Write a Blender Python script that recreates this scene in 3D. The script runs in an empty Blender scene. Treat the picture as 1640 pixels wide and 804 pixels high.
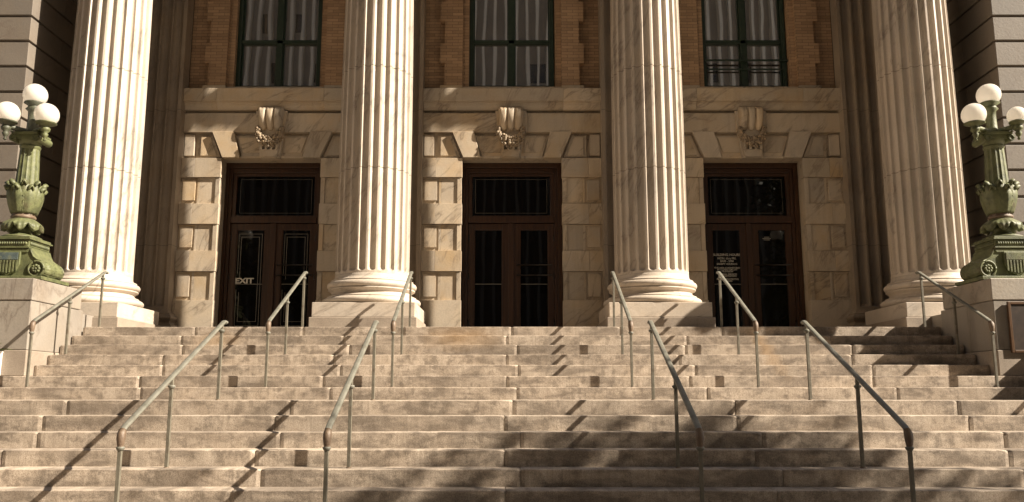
import bpy, bmesh, math, random
from mathutils import Vector, Matrix, noise
R = math.radians
random.seed(7)
scene = bpy.context.scene
C = scene.collection

# ------------------------------------------------------------------ camera, sky, sun, exposure
cam_d = bpy.data.cameras.new('camera'); cam = bpy.data.objects.new('camera', cam_d); C.objects.link(cam)
cam.location = (0.0, -12.763, -1.026)
cam.rotation_euler = (math.pi/2 + 0.1686, 0, 0)
cam_d.sensor_width = 36; cam_d.lens = 36*1370/1640
cam_d.clip_start = .05; cam_d.clip_end = 3000
scene.camera = cam
SUN = Vector((3.13, -1.0, 2.42)).normalized()
world = bpy.data.worlds.new('World'); scene.world = world; world.use_nodes = True
wn = world.node_tree; wn.nodes.clear()
sky = wn.nodes.new('ShaderNodeTexSky'); sky.sky_type = 'NISHITA'; sky.sun_disc = False
sky.sun_elevation = math.asin(SUN.z); sky.sun_rotation = math.atan2(SUN.x, SUN.y)
bg = wn.nodes.new('ShaderNodeBackground'); bg.inputs['Strength'].default_value = .05
wo = wn.nodes.new('ShaderNodeOutputWorld')
wn.links.new(sky.outputs[0], bg.inputs['Color']); wn.links.new(bg.outputs[0], wo.inputs['Surface'])
sun_d = bpy.data.lights.new('sun', 'SUN'); sun_d.energy = 5.0; sun_d.angle = R(.53); sun_d.color = (1, .93, .84)
sun = bpy.data.objects.new('sun', sun_d); C.objects.link(sun)
sun.rotation_euler = SUN.to_track_quat('Z', 'Y').to_euler()
sun.location = SUN*60
vs = scene.view_settings
scene.display_settings.display_device = 'sRGB'
vs.view_transform = 'Standard'; vs.look = 'None'; vs.gamma = 1; vs.use_curve_mapping = False
vs.exposure = 1.38
try:
    vs.use_white_balance = True; vs.white_balance_temperature = 7200; vs.white_balance_tint = 10
except Exception: pass

# ------------------------------------------------------------------ helpers
class MB:
    """collects faces of ONE mesh; every block() call gives its faces a random 'blk' value for stone variation"""
    def __init__(s): s.v = []; s.f = []; s.b = []; s.cur = .5; s.sm = []
    def blk(s, x=None): s.cur = random.random() if x is None else x; return s
    def face(s, idx, smooth=False): s.f.append(idx); s.b.append(s.cur); s.sm.append(smooth)
    def box(s, x0, x1, y0, y1, z0, z1):
        if x0 > x1: x0, x1 = x1, x0
        n = len(s.v)
        s.v += [(x0,y0,z0),(x1,y0,z0),(x1,y1,z0),(x0,y1,z0),(x0,y0,z1),(x1,y0,z1),(x1,y1,z1),(x0,y1,z1)]
        for q in ((0,3,2,1),(4,5,6,7),(0,1,5,4),(1,2,6,5),(2,3,7,6),(3,0,4,7)): s.face([n+i for i in q])
        return s
    def prism_xz(s, poly, y0, y1):
        """poly counter-clockwise seen from -Y (x right, z up)"""
        a = sum(poly[i][0]*poly[(i+1)%len(poly)][1]-poly[(i+1)%len(poly)][0]*poly[i][1] for i in range(len(poly)))
        if a < 0: poly = poly[::-1]
        n = len(s.v); k = len(poly)
        s.v += [(x,y0,z) for x,z in poly] + [(x,y1,z) for x,z in poly]
        s.face(list(range(n, n+k))); s.face(list(range(n+2*k-1, n+k-1, -1)))
        for i in range(k):
            j = (i+1)%k; s.face([n+i, n+k+i, n+k+j, n+j])
        return s
    def prism_yz(s, poly, x0, x1):
        a = sum(poly[i][0]*poly[(i+1)%len(poly)][1]-poly[(i+1)%len(poly)][0]*poly[i][1] for i in range(len(poly)))
        if a < 0: poly = poly[::-1]
        n = len(s.v); k = len(poly)
        s.v += [(x1,y,z) for y,z in poly] + [(x0,y,z) for y,z in poly]
        s.face(list(range(n, n+k))); s.face(list(range(n+2*k-1, n+k-1, -1)))
        for i in range(k):
            j = (i+1)%k; s.face([n+i, n+k+i, n+k+j, n+j])
        return s
    def grid(s, rows, closed=False, smooth=True):
        n = len(s.v); m = len(rows[0])
        for r in rows: s.v += [tuple(p) for p in r]
        for i in range(len(rows)-1):
            for j in range(m if closed else m-1):
                k = (j+1)%m
                s.face([n+i*m+j, n+i*m+k, n+(i+1)*m+k, n+(i+1)*m+j], smooth)
        return n, m
    def lathe(s, prof, c=(0,0), seg=32, smooth=True, mod=None, cap=True):
        rows = []
        for r, z in prof:
            row = []
            for j in range(seg):
                a = 2*math.pi*j/seg; rr = r if mod is None else r*mod(a, z)
                row.append((c[0]+rr*math.cos(a), c[1]+rr*math.sin(a), z))
            rows.append(row)
        n, m = s.grid(rows, True, smooth)
        if cap:
            s.face(list(range(n, n+m))[::-1]); k = n+(len(rows)-1)*m; s.face(list(range(k, k+m)))
        return s
    def tube(s, pts, r, seg=10, prof=None, smooth=True):
        """sweep along pts; r number or list; prof optional list of (a,b) offsets (side, up)"""
        pts = [Vector(p) for p in pts]; rows = []
        for i, p in enumerate(pts):
            t = (pts[min(i+1,len(pts)-1)]-pts[max(i-1,0)]).normalized()
            ref = Vector((1,0,0)) if abs(t.x) < .9 else Vector((0,0,1))
            side = (ref - t*ref.dot(t)).normalized(); up = side.cross(t)
            rr = r[i] if isinstance(r, (list,tuple)) else r
            if prof: row = [p+side*(a*rr)+up*(b*rr) for a,b in prof]
            else: row = [p+(side*math.cos(2*math.pi*j/seg)+up*math.sin(2*math.pi*j/seg))*rr for j in range(seg)]
            rows.append(row)
        n, m = s.grid(rows, True, smooth)
        s.face(list(range(n, n+m))); k = n+(len(rows)-1)*m; s.face(list(range(k, k+m))[::-1])
        return s
    def ball(s, c, r, seg=10, rings=6, sz=1, sy=1):
        rows = []
        for i in range(rings+1):
            a = math.pi*i/rings - math.pi/2; a = max(-1.52, min(1.52, a))
            rows.append([(c[0]+r*math.cos(a)*math.cos(2*math.pi*j/seg), c[1]+sy*r*math.cos(a)*math.sin(2*math.pi*j/seg), c[2]+sz*r*math.sin(a)) for j in range(seg)])
        n, m = s.grid(rows, True, True)
        s.face(list(range(n,n+m))[::-1]); k = n+rings*m; s.face(list(range(k,k+m)))
        return s
    def build(s, name, mat, parent=None, loc=(0,0,0), bev=0, seg=2, fixn=False):
        me = bpy.data.meshes.new(name); me.from_pydata(s.v, [], s.f)
        at = me.attributes.new('blk', 'FLOAT', 'FACE'); at.data.foreach_set('value', s.b)
        me.polygons.foreach_set('use_smooth', s.sm)
        if fixn:
            bm = bmesh.new(); bm.from_mesh(me); bmesh.ops.recalc_face_normals(bm, faces=bm.faces); bm.to_mesh(me); bm.free()
        me.materials.append(mat); me.update()
        o = bpy.data.objects.new(name, me); C.objects.link(o); o.location = loc
        if parent: o.parent = parent
        if bev:
            m = o.modifiers.new('bevel', 'BEVEL'); m.width = bev; m.segments = seg; m.limit_method = 'ANGLE'; m.angle_limit = R(40)
        return o

def tag(o, label=None, cat=None, group=None, kind=None):
    if label: o['label'] = label
    if cat: o['category'] = cat
    if group: o['group'] = group
    if kind: o['kind'] = kind
    return o
def thing(name, label, cat, loc=(0,0,0), group=None, rz=0, parent=None):
    o = bpy.data.objects.new(name, None); C.objects.link(o); o.location = loc; o.rotation_euler.z = rz
    o.empty_display_size = .2
    return tag(o, label, cat, group)
def sub(name, parent, loc=(0,0,0), label=None):
    o = bpy.data.objects.new(name, None); C.objects.link(o); o.parent = parent; o.location = loc
    o.empty_display_size = .1
    if label: o['label'] = label
    return o
def copy_tree(o, parent=None):
    c = o.copy(); C.objects.link(c)
    if parent: c.parent = parent
    for ch in [x for x in bpy.data.objects if x.parent == o]: copy_tree(ch, c)
    return c
def text_mesh(name, s, size, mat, parent, loc, align='CENTER', bold=0.0):
    cu = bpy.data.curves.new('tmp_text', 'FONT'); cu.body = s; cu.size = size; cu.align_x = align; cu.align_y = 'CENTER'
    cu.offset = bold; cu.extrude = .0008; cu.resolution_u = 3
    t = bpy.data.objects.new('tmp_text', cu); C.objects.link(t)
    bpy.context.view_layer.update()
    me = bpy.data.meshes.new_from_object(t.evaluated_get(bpy.context.evaluated_depsgraph_get()))
    bpy.data.objects.remove(t); bpy.data.curves.remove(cu)
    me.name = name; me.materials.clear(); me.materials.append(mat)
    o = bpy.data.objects.new(name, me); C.objects.link(o); o.parent = parent
    o.location = loc; o.rotation_euler = (math.pi/2, 0, 0)
    return o

# ------------------------------------------------------------------ materials
class NT:
    def __init__(s, name):
        s.m = bpy.data.materials.new(name); s.m.use_nodes = True; s.t = s.m.node_tree; s.t.nodes.clear()
        s.out = s.t.nodes.new('ShaderNodeOutputMaterial'); s.p = s.t.nodes.new('ShaderNodeBsdfPrincipled')
        s.t.links.new(s.p.outputs[0], s.out.inputs['Surface'])
    def n(s, typ, ins=None, **kw):
        nd = s.t.nodes.new(typ)
        for k, v in kw.items(): setattr(nd, k, v)
        for k, v in (ins or {}).items(): s.set(nd, k, v)
        return nd
    def set(s, nd, k, v):
        if hasattr(v, 'is_output'): s.t.links.new(v, nd.inputs[k])
        elif hasattr(v, 'outputs'): s.t.links.new(v.outputs[0], nd.inputs[k])
        else: nd.inputs[k].default_value = v
    def math(s, op, a, b=0.0, c=None, clamp=False):
        nd = s.n('ShaderNodeMath', {0: a, 1: b}, operation=op, use_clamp=clamp)
        if c is not None: s.set(nd, 2, c)
        return nd.outputs[0]
    def vec(s, op, a, b=(0,0,0)):
        return s.n('ShaderNodeVectorMath', {0: a, 1: b}, operation=op).outputs[0]
    def ramp(s, fac, stops):
        nd = s.n('ShaderNodeValToRGB', {0: fac}); e = nd.color_ramp.elements
        while len(e) < len(stops): e.new(.5)
        for el, (p, c) in zip(e, stops):
            el.position = p; el.color = (*c, 1) if len(c) == 3 else c
        return nd.outputs[0]
    def mix(s, fac, a, b, mode='MIX'):
        nd = s.n('ShaderNodeMix', data_type='RGBA', blend_type=mode)
        s.set(nd, 0, fac); s.set(nd, 6, a if hasattr(a,'is_output') else (*a,1)); s.set(nd, 7, b if hasattr(b,'is_output') else (*b,1))
        return nd.outputs[2]
    def noise(s, vec, scale, detail=4, rough=.55, dist=0):
        return s.n('ShaderNodeTexNoise', {'Vector': vec, 'Scale': scale, 'Detail': detail, 'Roughness': rough, 'Distortion': dist}).outputs['Fac']
    def coord(s): return s.n('ShaderNodeTexCoord').outputs['Object']
    def gpos(s): return s.n('ShaderNodeNewGeometry').outputs['Position']
    def blk(s): return s.n('ShaderNodeAttribute', attribute_name='blk').outputs['Fac']
    def bump(s, h, strength=.3, dist=.01):
        b = s.n('ShaderNodeBump', {'Height': h, 'Strength': strength, 'Distance': dist}); s.set(s.p, 'Normal', b.outputs[0]); return b
    def base(s, c, rough=.6, **kw):
        s.set(s.p, 'Base Color', c if hasattr(c,'is_output') else (*c,1)); s.set(s.p, 'Roughness', rough)
        for k, v in kw.items(): s.set(s.p, k.replace('_',' '), v)
        return s.m

def marble(name, pale, amber, grey, vein=.6, amb=.5, rough=.55, seams=(), streak=.25):
    t = NT(name); co = t.coord(); b = t.blk()
    off = t.n('ShaderNodeCombineXYZ', {0: t.math('MULTIPLY', b, 37.0), 1: t.math('MULTIPLY', b, 11.0), 2: t.math('MULTIPLY', b, 53.0)}).outputs[0]
    oi = t.n('ShaderNodeObjectInfo').outputs['Random']
    off2 = t.n('ShaderNodeCombineXYZ', {0: t.math('MULTIPLY', oi, 19.0), 1: 0.0, 2: t.math('MULTIPLY', oi, 7.0)}).outputs[0]
    v = t.vec('ADD', t.vec('ADD', co, off), off2)
    big = t.noise(v, .9, 3, .5)
    col = t.mix(t.ramp(big, [(.38,(0,0,0)),(.68,(1,1,1))]), pale, grey)
    a2 = t.noise(t.vec('ADD', v, (9,3,1)), 1.3, 5, .6)
    af = t.math('MULTIPLY', t.ramp(a2, [(.47,(0,0,0)),(.72,(1,1,1))]), amb)
    col = t.mix(af, col, amber)
    # per block tone
    col = t.mix(t.math('MULTIPLY', t.ramp(t.math('FRACT', t.math('MULTIPLY', b, 7.3)), [(.45,(0,0,0)),(.9,(1,1,1))]), .55), col, grey)
    tone = t.math('MULTIPLY_ADD', b, .22, .88)
    col = t.mix(1.0, col, t.n('ShaderNodeCombineXYZ', {0: tone, 1: tone, 2: tone}).outputs[0], 'MULTIPLY')
    # veins : thin iso-lines of a distorted, slanted noise
    ang = t.math('MULTIPLY_ADD', t.math('FRACT', t.math('MULTIPLY', b, 5.7)), 1.1, .35)
    rot = t.n('ShaderNodeVectorRotate', {'Vector': v, 'Angle': ang}, rotation_type='Y_AXIS').outputs[0]
    sl = t.vec('MULTIPLY', rot, (.42, .8, 1.9))
    vn = t.noise(sl, 1.7, 5, .58, .35)
    d = t.math('ABSOLUTE', t.math('SUBTRACT', vn, .5))
    vf = t.ramp(d, [(0,(1,1,1)),(.010,(.5,.5,.5)),(.045,(0,0,0))])
    msk = t.ramp(t.noise(v, 1.6, 2, .5), [(.40,(0,0,0)),(.58,(1,1,1))])
    vf = t.math('MULTIPLY', t.math('MULTIPLY', vf, msk), vein)
    col = t.mix(vf, col, (.13,.10,.08))
    # weathering : vertical streaks and speckle
    st = t.noise(t.vec('MULTIPLY', v, (9,9,.7)), 1.0, 4, .6)
    col = t.mix(t.math('MULTIPLY', t.ramp(st, [(.52,(0,0,0)),(.8,(1,1,1))]), streak), col, (.20,.15,.10))
    sp = t.noise(v, 45, 3, .7)
    col = t.mix(.16, col, t.ramp(sp, [(.3,(.25,.22,.18)),(.7,(1,.97,.92))]), 'MULTIPLY')
    if seams:
        z = t.n('ShaderNodeSeparateXYZ', {0: co}).outputs[2]
        tot = None
        for sz in seams:
            w = t.math('LESS_THAN', t.math('ABSOLUTE', t.math('SUBTRACT', z, sz)), .005)
            tot = w if tot is None else t.math('MAXIMUM', tot, w)
        col = t.mix(t.math('MULTIPLY', tot, .75), col, (.10,.08,.06))
    t.bump(t.math('ADD', t.noise(v, 24, 4, .6), t.math('MULTIPLY', sp, .4)), .22, .012)
    return t.base(col, rough)

M = {}
M['column'] = marble('column_marble', (.56,.485,.405), (.49,.38,.265), (.45,.395,.335), .55, .4, .5, (2.64, 4.37, 6.1, 7.9), .12)
M['marble'] = marble('wall_marble', (.58,.475,.35), (.52,.35,.175), (.45,.39,.32), .65, .65, .5)
M['marble_dirty'] = marble('stained_marble', (.40,.31,.21), (.30,.19,.09), (.24,.19,.14), .4, .7, .6)
M['marble_pale'] = marble('pedestal_marble', (.325,.29,.245), (.27,.205,.14), (.22,.195,.17), .6, .45, .55)
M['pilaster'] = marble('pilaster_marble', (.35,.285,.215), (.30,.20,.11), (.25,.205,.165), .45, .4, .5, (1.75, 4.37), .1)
M['wing'] = marble('wing_stone', (.19,.162,.133), (.165,.128,.09), (.155,.134,.113), .45, .35, .6)

def step_stone():
    t = NT('step_stone'); co = t.coord(); b = t.blk()
    off = t.n('ShaderNodeCombineXYZ', {0: t.math('MULTIPLY', b, 41.0), 1: t.math('MULTIPLY', b, 13.0), 2: t.math('MULTIPLY', b, 29.0)}).outputs[0]
    v = t.vec('ADD', co, off)
    fine = t.noise(v, 115, 4, .75); mid = t.noise(v, 5, 5, .6)
    col = t.mix(t.ramp(mid, [(.3,(0,0,0)),(.7,(1,1,1))]), (.41,.335,.26), (.56,.47,.38))
    tone = t.math('MULTIPLY_ADD', b, .22, .88)
    col = t.mix(1.0, col, t.n('ShaderNodeCombineXYZ', {0: tone, 1: tone, 2: tone}).outputs[0], 'MULTIPLY')
    # soot blotches, long in x
    bl = t.noise(t.vec('MULTIPLY', v, (1.3,1,4.2)), 1.25, 6, .62, .4)
    col = t.mix(t.math('MULTIPLY', t.ramp(bl, [(.45,(0,0,0)),(.60,(1,1,1))]), .66), col, (.145,.114,.087))
    bl2 = t.noise(t.vec('MULTIPLY', v, (5,1,5)), 1.8, 5, .65)
    col = t.mix(t.math('MULTIPLY', t.ramp(bl2, [(.50,(0,0,0)),(.62,(1,1,1))]), .55), col, (.15,.118,.088))
    # fine vertical drip lines
    dr = t.noise(t.vec('MULTIPLY', v, (38,1,1.4)), 1.0, 4, .6)
    col = t.mix(t.math('MULTIPLY', t.ramp(dr, [(.46,(0,0,0)),(.66,(1,1,1))]), .26), col, (.19,.15,.115))
    # rust stains under the centre door's left jamb and near the right rail
    for (cx, sx, cz, szz, am) in ((-.75,.95,-.16,.34,.5), (3.6,.20,-.38,.60,.5), (-4.3,.6,-.22,.24,.35)):
        q = t.vec('MULTIPLY', t.vec('SUBTRACT', t.gpos(), (cx,0,cz)), (1/sx,0,1/szz))
        ln = t.n('ShaderNodeVectorMath', {0: q}, operation='LENGTH').outputs['Value']
        f = t.math('MULTIPLY', t.ramp(t.math('ADD', ln, t.math('MULTIPLY', mid, .5)), [(.35,(1,1,1)),(1.0,(0,0,0))]), am)
        col = t.mix(f, col, (.42,.27,.13))
    col = t.mix(.6, col, t.ramp(fine, [(.38,(.30,.27,.245)),(.58,(1.0,1.0,1.0))]), 'MULTIPLY')
    t.bump(t.math('ADD', fine, t.math('MULTIPLY', t.noise(v, 16, 3, .6), 1.2)), .4, .008)
    return t.base(col, .8)
M['step'] = step_stone()
def granite(name, c1, c2, sc=60):
    t = NT(name); v = t.coord(); f = t.noise(v, sc, 4, .75); m = t.noise(v, 2.2, 5, .6)
    col = t.mix(t.ramp(m, [(.35,(0,0,0)),(.68,(1,1,1))]), c1, c2)
    col = t.mix(.4, col, t.ramp(f, [(.32,(.35,.33,.3)),(.62,(1,1,1))]), 'MULTIPLY')
    t.bump(f, .3, .006); return t.base(col, .75)
M['base_stone'] = granite('base_stone', (.36,.30,.24), (.26,.21,.165))
M['mortar'] = granite('mortar', (.46,.40,.32), (.22,.18,.14), 30)
M['paving'] = granite('paving', (.42,.35,.275), (.34,.285,.22), 20)
M['asphalt'] = granite('asphalt', (.055,.052,.05), (.045,.043,.04), 40)

def brick():
    t = NT('brick'); co = t.coord(); sp = t.n('ShaderNodeSeparateXYZ', {0: co})
    v = t.n('ShaderNodeCombineXYZ', {0: t.math('ADD', sp.outputs[0], sp.outputs[1]), 1: sp.outputs[2], 2: 0.0}).outputs[0]
    br = t.n('ShaderNodeTexBrick', {'Vector': v, 'Color1': (.46,.30,.18,1), 'Color2': (.31,.20,.12,1), 'Mortar': (.18,.125,.085,1),
        'Scale': 1.0, 'Mortar Size': .004, 'Mortar Smooth': .2, 'Bias': -.1, 'Brick Width': .225, 'Row Height': .0625})
    n1 = t.noise(co, 1.1, 4, .6); n2 = t.noise(co, 50, 3, .7)
    col = t.mix(t.math('MULTIPLY', t.ramp(n1, [(.4,(0,0,0)),(.75,(1,1,1))]), .35), br.outputs['Color'], (.20,.11,.06))
    col = t.mix(.3, col, t.ramp(n2, [(.3,(.5,.48,.45)),(.65,(1,1,1))]), 'MULTIPLY')
    h = t.math('ADD', t.math('MULTIPLY', t.math('SUBTRACT', 1.0, br.outputs['Fac']), 1.0), t.math('MULTIPLY', n2, .3))
    t.bump(h, .6, .008); return t.base(col, .75)
M['brick'] = brick()

def wood():
    t = NT('door_wood'); co = t.coord()
    g = t.noise(t.vec('MULTIPLY', co, (30,30,1.2)), 1.0, 5, .6, .3)
    col = t.ramp(g, [(.25,(.018,.007,.003)),(.6,(.055,.022,.008)),(.85,(.10,.043,.016))])
    t.bump(g, .15, .004); return t.base(col, .38)
M['wood'] = wood()
def green_paint():
    t = NT('window_paint'); g = t.noise(t.coord(), 12, 4, .6)
    return t.base(t.ramp(g, [(.3,(.010,.022,.012)),(.7,(.018,.034,.018))]), .4)
M['frame_green'] = green_paint()
def glass(name, c, wav, wsc, ior=1.9, rough=.015):
    t = NT(name); co = t.coord()
    if wav:
        oi = t.n('ShaderNodeObjectInfo').outputs['Random']
        v = t.vec('ADD', co, t.n('ShaderNodeCombineXYZ', {0: t.math('MULTIPLY', oi, 17.0), 1: 0.0, 2: t.math('MULTIPLY', oi, 23.0)}).outputs[0])
        t.bump(t.noise(t.vec('MULTIPLY', v, (1.0,1,.55)), wsc, 1, .4), wav, .05)
    return t.base(c, rough, IOR=ior)
M['window_glass'] = glass('window_glass', (.055,.047,.037), .036, 1.2, 3.2)
M['door_glass'] = glass('door_glass', (.004,.003,.0022), .02, 2.0, 1.30)
def flat(name, c, rough=.5, var=.15, sc=15, **kw):
    t = NT(name); g = t.noise(t.coord(), sc, 4, .6)
    a = tuple(x*(1-var) for x in c); b = tuple(min(1,x*(1+var)) for x in c)
    return t.base(t.ramp(g, [(.3,a),(.7,b)]), rough, **kw)
M['etch'] = flat('etched_line', (.15,.135,.11), .6)
M['letter'] = flat('lettering', (.55,.52,.45), .6)
M['dark_metal'] = flat('dark_metal', (.02,.014,.010), .35)
M['bronze'] = flat('bronze', (.035,.022,.015), .45, .3)
M['bronze_edge'] = flat('bronze_edge', (.085,.042,.018), .4, .2)
def verdigris(name, pale, dark, rust, rf=.5, lo=.42, hi=.62):
    t = NT(name); co = t.coord(); g = t.noise(co, 9, 6, .65); r = t.noise(t.vec('ADD', co, (4,7,2)), 5, 6, .7)
    col = t.ramp(g, [(lo-.15,dark),(hi,pale)])
    col = t.mix(t.math('MULTIPLY', t.ramp(r, [(.56,(0,0,0)),(.68,(1,1,1))]), rf), col, rust)
    t.bump(t.math('ADD', g, t.math('MULTIPLY', t.noise(co, 55, 4, .6), .8)), .45, .008); return t.base(col, .55)
M['lamp_green'] = verdigris('lamp_paint', (.135,.145,.064), (.048,.056,.026), (.07,.05,.028), .6)
M['lamp_dark'] = verdigris('lamp_dark_paint', (.075,.08,.05), (.04,.042,.03), (.11,.065,.035), .5)
M['shield_dark'] = verdigris('worn_blue_paint', (.10,.13,.12), (.05,.07,.075), (.2,.2,.1), .6)
M['rail'] = verdigris('rail_paint', (.175,.168,.138), (.098,.097,.075), (.08,.056,.035), .6)
M['rail_post'] = verdigris('rail_post_paint', (.165,.15,.115), (.09,.078,.057), (.08,.05,.03), .6)
M['rail_worn'] = verdigris('worn_rail_bronze', (.17,.12,.08), (.085,.05,.032), (.22,.22,.15), .5)
def globe_mat():
    t = NT('white_globe'); t.base((.88,.85,.80), .15, **{'Coat Weight': .2})
    tr = t.n('ShaderNodeBsdfTranslucent', {'Color': (.9,.86,.80,1)}); mx = t.n('ShaderNodeMixShader', {0: .5})
    t.t.links.new(t.p.outputs[0], mx.inputs[1]); t.t.links.new(tr.outputs[0], mx.inputs[2]); t.t.links.new(mx.outputs[0], t.out.inputs['Surface'])
    return t.m
M['globe'] = globe_mat()
M['white'] = flat('white_paint', (.72,.70,.66), .5, .06)
M['leaf'] = flat('leaf', (.07,.10,.025), .5, .35, 3)
M['leaf_pale'] = flat('palm_leaf', (.11,.13,.04), .4, .3, 3)  # paler leaf green for the palms and the planter's plant
M['bark'] = flat('bark', (.13,.10,.075), .85, .35, 6)
M['office_wall'] = flat('office_concrete', (.72,.66,.57), .7, .08, .6)
M['office_dark'] = flat('office_spandrel', (.33,.285,.24), .5, .1, .6)
M['office_glass'] = glass('office_glass', (.05,.047,.043), 0, 1, 1.5, .08)

# ------------------------------------------------------------------ ground
mb = MB(); mb.box(-200, 200, -19.0, 60, -2.6, -2.432); tag(mb.build('pavement', M['paving']), kind='structure')
mb = MB(); mb.box(-200, 200, -19.15, -19.0, -2.6, -2.44); tag(mb.build('kerb', M['base_stone'], bev=.015), kind='structure')
mb = MB(); mb.box(-200, 200, -33, -19.15, -2.7, -2.57); tag(mb.build('road', M['asphalt']), kind='structure')
mb = MB(); mb.box(-1500, 1500, -1500, 1500, -2.9, -2.72); tag(mb.build('ground', M['paving']), kind='structure')
mb = MB(); mb.box(-200, 200, -42, -33, -2.7, -2.45); tag(mb.build('pavement', M['paving']), kind='structure')

# ------------------------------------------------------------------ stone staircase
H, T, LAND = .152, .303, 1.51
def step_y(i): return -i*T - (LAND if i >= 7 else 0)
JOINTS = [[-7.1,-4.72,-3.12,-1.62,-.01,1.61,3.13,4.72], [-4.81,-2.45,-.08,2.54,4.64], [-4.66,-2.3,.07,2.45,4.82], [-4.81,-2.46,-.08,2.3,4.68],
 [-4.68,-2.3,.08,2.45,4.83], [-7.1,-4.85,-2.46,-.07,2.31,4.69,7.1], [-7.05,-4.7,-2.3,.06,2.47,4.86,7.2], [-7.0,-4.68,-2.33,.01,2.35,4.68,7.0],
 [-7.1,-4.76,-2.4,-.08,2.28,4.63,7.0], [-7,-4.63,-2.26,.08,2.44,4.8,7.1], [-7.2,-4.78,-2.41,-.07,2.28,4.66,7.0], [-7,-4.72,-2.26,.08,2.44,4.61,7],
 [-7.1,-4.75,-2.43,-.06,2.29,4.7,7.1], [-7,-4.7,-2.3,.08,2.4,4.7,7], [-7.1,-4.8,-2.4,-.07,2.3,4.6,7.1], [-7,-4.7,-2.3,.06,2.4,4.7,7]]
stair = thing('stone_staircase', 'broad tan stone staircase with a landing halfway up to the three doors', 'staircase', (0,0,-2.432))
Z0 = 2.432
mort = MB()
for i in range(16):
    y0 = step_y(i); zt = -i*H + Z0; xe = 6.395 if i < 5 else 10.2
    depth = T+.06
    if i == 6: depth = T+.06
    if i == 7: depth = LAND+T+.05
    if i == 0: depth = .5
    js = sorted([-xe]+[j for j in JOINTS[i] if abs(j) < xe-.1]+[xe]); mb = MB()
    for a, b in zip(js[:-1], js[1:]):
        mb.blk(); ga = random.uniform(.0025,.0055); gb = random.uniform(.0025,.0055)
        x0, x1 = a+(ga if a > -xe else 0), b-(gb if b < xe else 0)
        dz = random.uniform(-.0025,.0025); dy = random.uniform(-.004,.004)
        nst = max(4, int((x1-x0)/.035)); rows = []
        ca, cb = random.choice((.008,.012,.03)), random.choice((.008,.012,.03))
        for k in range(nst+1):
            x = x0+(x1-x0)*k/nst
            nz = noise.noise((x*2.3+i*7.1, i*3.3, 1.7)); n2 = noise.noise((x*9+i*5.7, i*1.9, 4.2)); n3 = noise.noise((x*26+i, i*2.9, 8.2))
            r = .0075+.002*nz+max(0,n2-.42)*.05+max(0,n3-.35)*.03
            e = min(x-x0, x1-x); ch = ca if x-x0 < x1-x else cb
            if e < .05: r += ch*(1-e/.05)
            zz = zt+dz+.0006*n2; yy = y0+dy+.001*nz
            rows.append([(x, yy+depth, zz), (x, yy+r*1.2, zz), (x, yy+r*.55, zz-r*.12), (x, yy+r*.15, zz-r*.42), (x, yy, zz-r), (x, yy+.0025*n2, zz-.5*H), (x, yy+.001, zt-H-.004), (x, yy+depth, zt-H-.004)])
        # end rows pulled in to round the vertical arrises
        for e_, d_ in ((0, 1), (-1, -1)):
            rows[e_] = [(p[0], p[1]+(.008 if q not in (0,7) else 0), p[2]-(.004 if q in (1,2) else 0)) for q, p in enumerate(rows[e_])]
        n, m = mb.grid(rows[::-1], True, False)
        for k in range(len(rows)-1):
            for j in range(m):
                if j in (1,2,3): mb.sm[len(mb.sm)-(len(rows)-1)*m + k*m+j] = True
        mb.face(list(range(n, n+m))); kk = n+(len(rows)-1)*m; mb.face(list(range(kk, kk+m))[::-1])
    mb.build('landing' if i == 7 else 'step', M['step'], stair, fixn=True)
    mort.box(-xe+.01, xe-.01, y0+.016, y0+depth-.02, zt-H+.001, zt-.010)
mort.build('mortar_joint', M['mortar'], stair)
mb = MB()
mb.prism_yz([(step_y(15)+.06,0.0),(step_y(15)+.06,.10),(step_y(7)+.3,Z0-8*H+.02),(-1.5,Z0-8*H+.02),(-.02,Z0-2*H),(.2,Z0-2*H),(.2,0)], -10.1, 10.1)
mb.v = [(x,y,z) for x,y,z in mb.v]
mb.build('stair_core', M['base_stone'], stair)

# ------------------------------------------------------------------ courthouse
house = thing('courthouse', 'marble and brick courthouse front with tall fluted columns and three dark doors', 'building', (0,0,0))
S = 4.605; YW = 3.06
mb = MB(); mb.box(-13, 13, .45, YW+.8, -2.43, -.005); mb.build('portico_floor', M['base_stone'], house)

# columns
def shaft_rows(r0, z0, z1, nfl=24, per=10):
    zb = z0+.035; a = math.pi*r0/nfl*.80
    zs = [z0, z0+.025]
    zs += [zb+a*(1-math.cos(t*math.pi/14)) for t in range(0, 8)]
    for sz in (2.64, 4.37, 6.1, 7.9): zs += [sz-.012, sz-.004, sz+.004, sz+.012]
    zs += [zb+.5, 1.9, 3.4, 5.2, 7.0, z1]
    zs = sorted(set(round(z,4) for z in zs))
    rows = []
    for z in zs:
        f = max(0, (z-3.2)/(z1-3.2)); r = r0*(1-.13*f**1.6)
        for sz in (2.64, 4.37, 6.1, 7.9):
            if abs(z-sz) < .006: r -= .006
        row = []; cut = z - (zb+a); half = a*r/r0
        for j in range(nfl*per):
            th = 2*math.pi*j/(nfl*per); u = ((j%per)/per-.5)*2*math.pi*r/nfl
            if z < zb: d = 0
            else:
                v = min(0, cut); q = half*half-u*u-v*v
                d = math.sqrt(q)*.92 if q > 0 else 0
            row.append(((r-d)*math.cos(th), (r-d)*math.sin(th), z))
        rows.append(row)
    return rows
def torus_prof(rc, zc, rr, rz, a0=-90, a1=90, n=8):
    return [(rc+rr*math.cos(R(a0+(a1-a0)*k/n)), zc+rz*math.sin(R(a0+(a1-a0)*k/n))) for k in range(n+1)]
ZT = 10.45
col0 = sub('column', house, (-1.5*S, 1.22, 0))
mb = MB()
mb.blk(.5); rows = shaft_rows(.604, .909, ZT-.75); mb.grid(rows, True, False)
mb.build('shaft', M['column'], col0)
mb = MB(); mb.blk(.6)
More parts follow.
